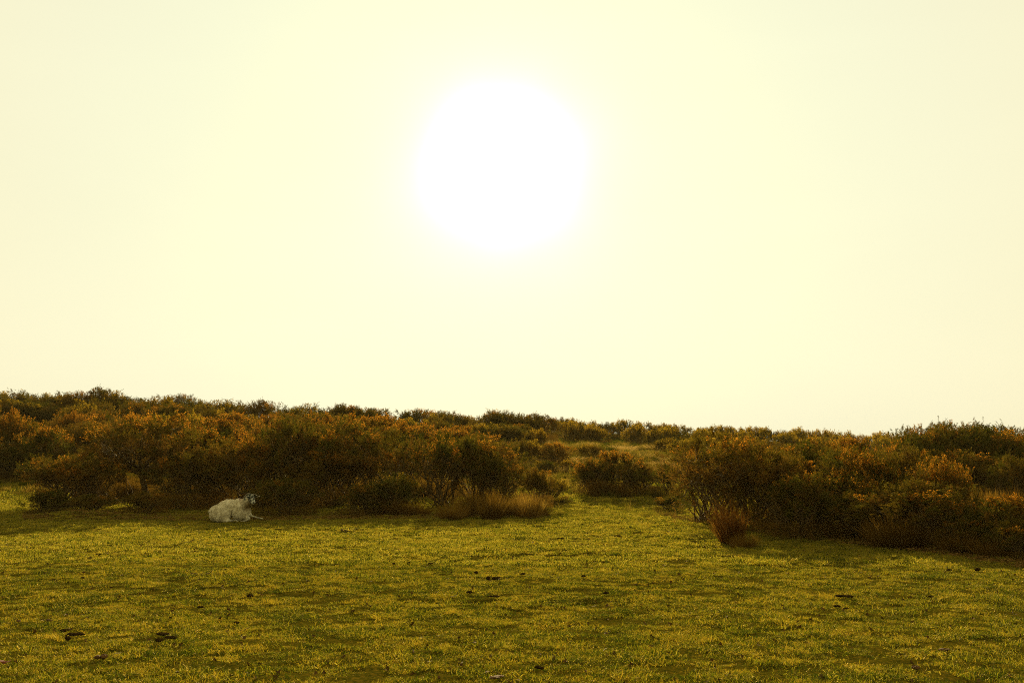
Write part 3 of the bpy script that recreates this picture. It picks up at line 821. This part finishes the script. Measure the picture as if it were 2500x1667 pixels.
DUNG = [
 (155, 1548, .09, .05, 4, 'leftmost dark dropping of the loose pile in the lower left'),
 (183, 1556, .11, .055, 7, 'largest crumbly dark dropping pile in the lower left corner area'),
 (205, 1556, .05, .03, 3, 'small dark dropping at the right end of the lower left pile'),
 (165, 1571, .05, .045, 1, 'round dark dropping just below the lower left pile'),
 (396, 1556, .11, .045, 4, 'dark double dropping left of the oval one near the lower left'),
 (424, 1564, .125, .055, 3, 'large oval black dropping near the lower left'),
 (387, 1573, .07, .04, 1, 'small oval black dropping in front of the large oval one'),
 (238, 1358, .12, .06, 3, 'dark dropping on the sunlit turf in front of the left bushes'),
 (211, 1345, .07, .03, 2, 'flat dark dropping up left of the single dark one on the left turf'),
 (198, 1415, .075, .04, 2, 'brownish dropping half way down the left turf'),
 (478, 1346, .08, .05, 2, 'dark dropping below and left of the sheep feet on lit turf'),
 (601, 1321, .13, .05, 4, 'dark crumbly dropping below the outstretched foreleg of the sheep'),
 (610, 1461, .07, .045, 1, 'round brown dropping alone in the left middle of the field'),
 (488, 1490, .08, .045, 3, 'rusty brown dropping above the oval black ones'),
 (577, 1528, .05, .03, 1, 'small dark dropping right of the oval black ones'),
 (1050, 1380, .13, .06, 2, 'dark dropping near the middle of the field, right of two tiny ones'),
 (962, 1381, .05, .035, 1, 'tiny dark dropping, left one of the two near the middle of the field'),
 (998, 1379, .05, .045, 1, 'tiny dark dropping, right one of the two near the middle of the field'),
 (1510, 1313, .20, .07, 3, 'flat dark clod on the bright turf below the lone middle gorse'),
 (1358, 1355, .16, .06, 3, 'greenish dark clod on the bright turf in the centre'),
 (1369, 1317, .12, .05, 2, 'dark clod on the bright turf above the greenish centre one'),
 (1268, 1332, .06, .05, 1, 'tiny dark dropping on the bright turf right of centre'),
 (1210, 1418, .12, .085, 3, 'pointed dark clod with a pale straw beside it'),
 (1192, 1417, .06, .06, 1, 'small dark clod left of the pointed clod'),
 (1163, 1405, .06, .045, 1, 'small dark dropping up left of the pointed clod'),
 (1146, 1452, .07, .04, 1, 'black dropping at the end of the shallow rut'),
 (1206, 1465, .12, .045, 4, 'brown flat dropping below the shallow rut'),
 (1273, 1406, .09, .05, 2, 'dark green clod right of the pointed clod'),
 (1425, 1412, .06, .04, 1, 'tiny dark dropping on the turf below the greenish centre clod'),
 (1479, 1454, .08, .06, 2, 'dark tuft-like clod in the right middle of the field'),
 (1314, 1642, .07, .05, 2, 'dark brown clod near the bottom edge right of centre'),
 (2059, 1462, .17, .065, 4, 'dark broken clod on the right side of the field'),
 (2269, 1463, .09, .045, 2, 'dark low clod on the far right side of the field'),
 (2046, 1487, .07, .045, 4, 'black crumbly droppings below the dark broken clod'),
 (2064, 1492, .05, .03, 3, 'scattered black crumbs right of the crumbly droppings'),
 (2386, 1396, .08, .06, 1, 'brown dropping close under the right bushes'),
 (2321, 1396, .08, .045, 2, 'flat brown dropping left of the one under the right bushes'),
]
for k, (px, py, w, h, nl, lab) in enumerate(DUNG):
    on_turf('sheep_dropping' if nl < 9 else 'clod', 'clod' if 'clod' in lab else 'dropping', px, py, lump(k + 1, w * 1.1, h * .85, w * .8, nl, M_DUNG), lab, lift=.024)
CLODS = [(244, 1612, .10, .06, 'domed orange brown moss clod at the bottom left'), (118, 1523, .07, .035, 'brown moss clod left above the dropping pile'),
 (43, 1522, .06, .035, 'small brown moss clod near the left edge'), (2313, 1598, .13, .05, 'brown withered clod at the lower right'),
 (2233, 1640, .08, .06, 'round reddish brown clod at the bottom right'), (1220, 1661, .12, .03, 'dark flat moss clod touching the bottom edge')]
for k, (px, py, w, h, lab) in enumerate(CLODS):
    me = lump(60 + k, w, h, w * .85, 3, M_CLOD, .3)
    on_turf('moss_clod', 'clod', px, py, me, lab, .02)
cr = np.random.default_rng(21); n = 1500
y = 6 + 19 * cr.uniform(0, 1, n) ** .8; x = cr.uniform(-1, 1, n) * (y * .53)
base = np.stack([x, y, terrain(x, y) + .012], 1); G = Geo()
for sc_ in (0, 1, 2):
    V, T = spikes(base + cr.normal(0, .006, base.shape), unit(cr.normal(size=(n, 3)) + [0, 0, .4]), cr.uniform(.015, .036, n), cr.uniform(.015, .04, n), cr)
    G.add(V, T)
tag(obj('turf_crumbs', G.mesh('turf_crumbs', [M_CLOD])), 'small brown crumbs of moss and earth strewn over the turf', kind='stuff')
# twigs and straws
def twig(px, py, L, rot, r, mat, name, cat, lab, crook=.15, lift=.03):
    rng = np.random.default_rng(int(px)); g = Geo()
    P = gnarl(np.array([-L / 2, 0, 0.]), np.array([L / 2, 0, L * .12]), rng, 6, crook)
    g.tube(P, np.linspace(r, r * .5, 6), 5)
    if L > .2: g.tube(gnarl(P[2], P[2] + np.array([L * .15, L * .1, L * .16]), rng, 4, .2), np.linspace(r * .6, r * .3, 4), 4)
    on_turf(name, cat, px, py, g.mesh(name, [mat], True), lab, lift, rot)
twig(586, 1544, .22, -.5, .005, M_BARK, 'twig', 'twig', 'thin dark twig lying right of the oval black droppings')
twig(448, 1327, .36, -.1, .014, M_BARK, 'stick', 'stick', 'dark crooked stick on the turf below the sheep')
twig(492, 1405, .28, -.2, .010, M_BARK, 'stick', 'stick', 'long dark twig half buried in the turf left of the field centre')
twig(851, 1299, .34, -.15, .03, M_BARK, 'stick', 'stick', 'short thick dark stick on the bright turf right of the sheep')
for px, py, L, rot, lab in ((1219, 1420, .05, .9, 'pale straw beside the pointed dark clod'), (1108, 1464, .07, .1, 'pale straw in the grass below the shallow rut'), (1287, 1396, .06, .1, 'pale bit of straw above the dark green clod'),
    (1449, 1489, .06, .6, 'pale straw in the lower right middle of the field'), (1049, 1627, .04, .5, 'pale bit near the bottom edge left of centre'), (1477, 1596, .06, 1.0, 'pale upright straw in the lower middle right'), (1504, 1406, .07, .0, 'pale straw on the turf right of the tiny dark dropping'),
    (1071, 1563, .03, 1.0, 'tiny pale straw in the lower middle of the field'), (288, 1606, .05, .8, 'pale twisted straw right of the domed moss clod')):
    twig(px, py, L, rot, .0035, M_PALE, 'straw', 'straw', lab, .2, .035)
g = Geo()
t = np.linspace(0, 2 * math.pi, 9)[:-1]
V = np.vstack([[0, 0, .012], np.stack([.045 * np.cos(t), .03 * np.sin(t) * (1 + .3 * np.cos(3 * t)), .02 * np.abs(np.cos(t))], 1)])
g.add(V, [(0, 1 + i, 1 + (i + 1) % 8) for i in range(8)])
on_turf('fallen_leaf', 'leaf', 13, 1633, g.mesh('fallen_leaf', [M_REDLEAF]), 'dull red fallen leaf at the bottom left corner', .04)

# ------------------------------------------------------------------ the sheep
# local frame: x to the right of the photo, y away from the camera, z up; 1 unit = 1 m
def S(cx, cy, y=0.):            # measured on the photograph, 1 step = 1 mm
    return np.array([(cx - 1000) / 1000., y, (1165 - cy) / 1000.])
def ell(g, c, r, rotx=(0, 0, 0)):
    nu, nv = 20, 12
    u = np.arange(nu) / nu * 2 * math.pi; v = np.linspace(-.5, .5, nv) * math.pi
    U, Vv = np.meshgrid(u, v)
    P = np.stack([np.cos(U) * np.cos(Vv) * r[0], np.sin(U) * np.cos(Vv) * r[1], np.sin(Vv) * r[2]], -1).reshape(-1, 3)
    from mathutils import Euler
    R = np.array(Euler(rotx).to_matrix())
    P = P @ R.T + c
    T = []
    for i in range(nv - 1):
        for j in range(nu):
            a, b = i * nu + j, i * nu + (j + 1) % nu
            T += [(a, b, b + nu), (a, b + nu, a + nu)]
    g.add(P, T)
def limb(g, pts, rad, n=8):
    pts = [np.asarray(p, float) for p in pts]
    for i in range(len(pts) - 1):
        for k in range(n + (i == len(pts) - 2)):
            t = k / n; c = pts[i] * (1 - t) + pts[i + 1] * t; r = rad[i] * (1 - t) + rad[i + 1] * t
            ell(g, c, (r, r, r))
sg = Geo()
ell(sg, S(745, 968, .06), (.235, .21, .190))            # rump
ell(sg, S(855, 970, -.10), (.20, .13, .195))            # near haunch
ell(sg, S(960, 865, .05), (.30, .225, .195), (0, RAD(-7), 0))   # ribs
ell(sg, S(1190, 960, 0), (.110, .20, .150))              # belly
ell(sg, S(1215, 838, .04), (.16, .18, .205))            # shoulders
ell(sg, S(1240, 930, -.08), (.10, .10, .18))            # near shoulder
ell(sg, S(1370, 950, 0), (.105, .12, .15), (0, RAD(20), 0))      # brisket
limb(sg, [S(1280, 820, .03), S(1380, 740, .0), S(1455, 650, -.03)], [.155, .125, .09], 6)   # neck
ell(sg, S(1488, 598, -.05), (.086, .078, .086))         # skull
limb(sg, [S(1515, 625, -.075), S(1562, 680, -.13), S(1585, 712, -.155)], [.075, .057, .047], 6)   # face turned to the camera
ell(sg, S(1588, 722, -.165), (.046, .040, .038))        # muzzle
ell(sg, S(1528, 690, -.09), (.045, .04, .05))           # jaw
# ears, drooping beside the horns
limb(sg, [S(1425, 600, -.06), S(1385, 625, -.075), S(1358, 645, -.08)], [.022, .024, .010], 5)
limb(sg, [S(1560, 585, -.015), S(1610, 590, .0), S(1640, 600, .0)], [.018, .018, .008], 5)
# hind foot tucked under and reaching forward
limb(sg, [S(960, 1120, -.17), S(1080, 1128, -.20), S(1150, 1122, -.205), S(1215, 1132, -.2), S(1262, 1148, -.2)], [.045, .030, .026, .024, .018], 8)
# near foreleg folded, far foreleg stretched forward
limb(sg, [S(1390, 1040, -.06), S(1455, 1062, -.08), S(1488, 1090, -.10), S(1400, 1140, -.11), S(1300, 1146, -.11)], [.055, .032, .026, .022, .02], 8)
limb(sg, [S(1400, 1010, .03), S(1480, 1020, .0), S(1590, 1050, -.02), S(1700, 1078, -.03), S(1760, 1088, -.035)], [.06, .026, .020, .017, .020], 9)
limb(sg, [S(1760, 1088, -.035), S(1795, 1098, -.035)], [.021, .012], 3)
raw = bpy.data.objects.new('raw', sg.mesh('raw', []))
C.objects.link(raw)
rm = raw.modifiers.new('r', 'REMESH'); rm.mode = 'VOXEL'; rm.voxel_size = .011; rm.use_smooth_shade = True
sm = raw.modifiers.new('s', 'SMOOTH'); sm.factor = .6; sm.iterations = 5
dg = bpy.context.evaluated_depsgraph_get()
body_me = bpy.data.meshes.new_from_object(raw.evaluated_get(dg))
C.objects.unlink(raw); bpy.data.objects.remove(raw)
nv = len(body_me.vertices)
co = np.empty(nv * 3, np.float32); body_me.vertices.foreach_get('co', co); co = co.reshape(-1, 3)
no = np.empty(nv * 3, np.float32); body_me.vertices.foreach_get('normal', no); no = no.reshape(-1, 3)
def wool_mask(p):
    cx = p[:, 0] * 1000 + 1000; cy = 1165 - p[:, 2] * 1000
    m = np.ones(len(p), bool)
    m &= ~((cx + cy * -.55 > 1095) & (cy < 770) & (cx > 1405))                 # head
    m &= ~((cx > 1330) & (cx < 1410) & (cy < 665))
    m &= ~((cx > 1440) & (cy > 1000))                                          # fore feet
    m &= ~((cy > 1085) & (p[:, 1] < -.165) & (cx > 1040))                      # hind foot
    m &= ~((cy > 1110) & (cx > 1290))
    return m
wm = wool_mask(co)
# wool bulges in hanging folds
fold = vnoise(co[:, 0] / .055 + co[:, 1] / .09, co[:, 2] / .16 + co[:, 1] / .1, 4) + .6 * vnoise(co[:, 0] / .025, co[:, 2] / .06, 8)
co2 = co + no * (np.where(wm, fold * .030, 0))[:, None]
co2[:, 2] = np.maximum(co2[:, 2], .004)
body_me.vertices.foreach_set('co', co2.ravel().astype(np.float32)); body_me.update()

def sheep_skin(name, wool):
    m, n, l = new_mat(name)
    out = n.new('ShaderNodeOutputMaterial'); tc = n.new('ShaderNodeTexCoord')
    ns = n.new('ShaderNodeTexNoise'); ns.inputs['Scale'].default_value = 14 if wool else 26; ns.inputs['Detail'].default_value = 5
    l.new(tc.outputs['Object'], ns.inputs['Vector'])
    r = n.new('ShaderNodeValToRGB'); e = r.color_ramp.elements
    if wool:
        e[0].position = .32; e[0].color = (.62, .55, .38, 1); e[1].position = .6; e[1].color = (.90, .85, .68, 1)
        l.new(ns.outputs['Fac'], r.inputs[0])
        col = r.outputs[0]
        # reddish raddle mark behind the neck
        vm = n.new('ShaderNodeVectorMath'); vm.operation = 'DISTANCE'; l.new(tc.outputs['Object'], vm.inputs[0]); vm.inputs[1].default_value = tuple(S(1245, 660, .02))
        mr = n.new('ShaderNodeMapRange'); mr.inputs['From Min'].default_value = .10; mr.inputs['From Max'].default_value = .03; l.new(vm.outputs['Value'], mr.inputs['Value'])
        mx = n.new('ShaderNodeMix'); mx.data_type = 'RGBA'; mul = n.new('ShaderNodeMath'); mul.operation = 'MULTIPLY'; mul.inputs[1].default_value = .6
        l.new(mr.outputs[0], mul.inputs[0]); l.new(mul.outputs[0], mx.inputs[0]); l.new(col, mx.inputs[6]); mx.inputs[7].default_value = (.42, .20, .14, 1)
        col = mx.outputs[2]
        # ruff coloured darker brown on throat and neck
        v2 = n.new('ShaderNodeVectorMath'); v2.operation = 'DISTANCE'; l.new(tc.outputs['Object'], v2.inputs[0]); v2.inputs[1].default_value = tuple(S(1430, 790, -.03))
        m3 = n.new('ShaderNodeMapRange'); m3.inputs['From Min'].default_value = .20; m3.inputs['From Max'].default_value = .07; l.new(v2.outputs['Value'], m3.inputs['Value'])
        x2 = n.new('ShaderNodeMix'); x2.data_type = 'RGBA'; l.new(m3.outputs[0], x2.inputs[0]); l.new(col, x2.inputs[6]); x2.inputs[7].default_value = (.26, .19, .07, 1)
        col = x2.outputs[2]
    else:
        # black and grey mottled face, paler towards the muzzle
        vm = n.new('ShaderNodeVectorMath'); vm.operation = 'DISTANCE'; l.new(tc.outputs['Object'], vm.inputs[0]); vm.inputs[1].default_value = tuple(S(1588, 715, -.18))
        mr = n.new('ShaderNodeMapRange'); mr.inputs['From Min'].default_value = .13; mr.inputs['From Max'].default_value = .02; l.new(vm.outputs['Value'], mr.inputs['Value'])
        ad = n.new('ShaderNodeMath'); ad.operation = 'MULTIPLY_ADD'; l.new(mr.outputs[0], ad.inputs[0]); ad.inputs[1].default_value = .22; l.new(ns.outputs['Fac'], ad.inputs[2])
        e[0].position = .50; e[0].color = (.030, .035, .030, 1); e[1].position = .74; e[1].color = (.62, .62, .54, 1)
        l.new(ad.outputs[0], r.inputs[0]); col = r.outputs[0]
    d = n.new('ShaderNodeBsdfDiffuse'); l.new(col, d.inputs['Color']); s = d.outputs[0]
    if wool:
        t = n.new('ShaderNodeBsdfTranslucent'); l.new(col, t.inputs['Color']); mxs = n.new('ShaderNodeMixShader'); mxs.inputs[0].default_value = .10
        l.new(s, mxs.inputs[1]); l.new(t.outputs[0], mxs.inputs[2]); s = mxs.outputs[0]
    l.new(s, out.inputs['Surface'])
    return m
M_WOOL = sheep_skin('wool', True); M_FACE = sheep_skin('sheep_face', False)
M_LEG = solid_mat('sheep_leg', [(.35, (.10, .10, .08)), (.55, (.50, .47, .36))], scale=25)
M_HORN = solid_mat('horn', [(.35, (.09, .08, .05)), (.65, (.24, .21, .13))], scale=60, rough=.6)
M_EYE = solid_mat('eye', [(.4, (.01, .008, .005)), (.6, (.02, .012, .006))], rough=.15, bump=0)
M_NOSE = solid_mat('nose', [(.4, (.02, .018, .016)), (.6, (.04, .03, .028))], rough=.5)
for m in (M_WOOL, M_FACE, M_LEG, M_NOSE): body_me.materials.append(m)
npoly = len(body_me.polygons)
pc = np.empty(npoly * 3, np.float32); body_me.polygons.foreach_get('center', pc); pc = pc.reshape(-1, 3)
pcx = pc[:, 0] * 1000 + 1000; pcy = 1165 - pc[:, 2] * 1000
w_ = wool_mask(pc)
mi = np.where(w_, 0, np.where(pcy > 900, 2, 1)).astype(np.int32)
nose = np.linalg.norm(pc - S(1598, 716, -.195), axis=1) < .022
mi[nose & ~w_] = 3
body_me.polygons.foreach_set('material_index', mi); body_me.polygons.foreach_set('use_smooth', np.ones(npoly, bool)); body_me.update()

SX, SY = ground_hit(555, 1275)
sheep = empty('sheep', ((450 + 1000 / 9.224 - 1250) / F_PX * SY * .99, SY + .15, tz(SX, SY) + .0))
tag(sheep, 'white horned sheep with a dark face lying on the turf in front of the gorse', 'sheep')
body = obj('body', body_me, sheep)
# locks of wool hanging over the body
wi = np.where(wm)[0]
wr = np.random.default_rng(3)
pick = wr.choice(wi, 15000)
b = co2[pick] + wr.normal(0, .004, (len(pick), 3)); nn = no[pick]
down = np.array([0, 0, -1.])
tang = down - nn * (nn @ down)[:, None]
back = np.array([-.5, 0, 0])
fl = vnoise(b[:, 0] / .06, b[:, 2] / .08, 12)
d1 = unit(nn * .55 + tang * .9 + back * np.clip(nn[:, 2:3], 0, 1) + np.stack([fl, fl * 0, fl * .3], 1) * .8 + wr.normal(0, .25, nn.shape))
ln = wr.uniform(.018, .045, len(b)); wd = wr.uniform(.004, .009, len(b))
side = unit(np.cross(d1, nn + wr.normal(0, .4, nn.shape)))
V = np.empty((len(b), 5, 3)); mid = b + d1 * (ln * .55)[:, None]; tip = mid + unit(d1 * .7 + down * .8) * (ln * .5)[:, None]
V[:, 0] = b - side * wd[:, None] / 2; V[:, 1] = b + side * wd[:, None] / 2
V[:, 2] = mid - side * wd[:, None] * .4; V[:, 3] = mid + side * wd[:, None] * .4; V[:, 4] = tip
V[:, :, 2] = np.maximum(V[:, :, 2], .004)
k = np.arange(len(b))[:, None] * 5
T = np.stack([k + [0, 1, 3], k + [0, 3, 2], k + [2, 3, 4]], 1).reshape(-1, 3)
obj('fleece', mesh_tris('fleece', V.reshape(-1, 3), T, [M_WOOL]), sheep)
def spline(P, n=22):
    P = np.asarray(P, float); t = np.linspace(0, len(P) - 1, n); out = []
    for tt in t:
        i = min(int(tt), len(P) - 2); f = tt - i
        p0 = P[max(i - 1, 0)]; p1 = P[i]; p2 = P[i + 1]; p3 = P[min(i + 2, len(P) - 1)]
        out.append(.5 * (2 * p1 + (p2 - p0) * f + (2 * p0 - 5 * p1 + 4 * p2 - p3) * f * f + (3 * p1 - p0 - 3 * p2 + p3) * f ** 3))
    return np.array(out)
def horn(P, r0, r1):
    g = Geo(); Q = spline(P); n = len(Q)
    r = np.linspace(r0, r1, n) * (1 + .10 * np.sin(np.arange(n) * 2.6))
    g.tube(Q, r, 9); g.tube(np.array([Q[-1], Q[-1] + (Q[-1] - Q[-2]) * .8]), [r1, .001], 9)
    obj('horn', g.mesh('horn', [M_HORN], True), sheep)
horn([S(1500, 545, -.06), S(1455, 524, -.05), S(1400, 530, -.02), S(1345, 575, .0), S(1322, 640, -.03), S(1335, 700, -.075), S(1372, 720, -.11)], .023, .008)
horn([S(1530, 545, -.05), S(1572, 535, -.02), S(1615, 560, .01), S(1655, 570, .0), S(1688, 590, -.03)], .015, .005)
for p in (S(1508, 612, -.128), S(1566, 612, -.078)):
    g = Geo(); ell(g, p, (.012, .012, .012)); obj('eye', g.mesh('eye', [M_EYE], True), sheep)

# ------------------------------------------------------------------ haze over the moor
hz = bpy.data.materials.new('haze_air'); hz.use_nodes = True
hn, hl = hz.node_tree.nodes, hz.node_tree.links; hn.clear()
ho = hn.new('ShaderNodeOutputMaterial'); pv = hn.new('ShaderNodeVolumePrincipled')
pv.inputs['Color'].default_value = (0.96, 0.84, 0.45, 1)
pv.inputs['Density'].default_value = 0.00022
pv.inputs['Anisotropy'].default_value = 0.0
hl.new(pv.outputs[0], ho.inputs['Volume'])
hv = np.array([(x, y, z) for x in (-710, 710) for y in (-75, 1510) for z in (-5.5, 9.5)], float)
hf = np.array([(0, 1, 3, 2), (4, 6, 7, 5), (0, 4, 5, 1), (2, 3, 7, 6), (0, 2, 6, 4), (1, 5, 7, 3)])
haze = obj('haze', mesh_tris('haze', hv, hf, [hz]))
tag(haze, 'thin golden haze hanging over the moor', kind='stuff')
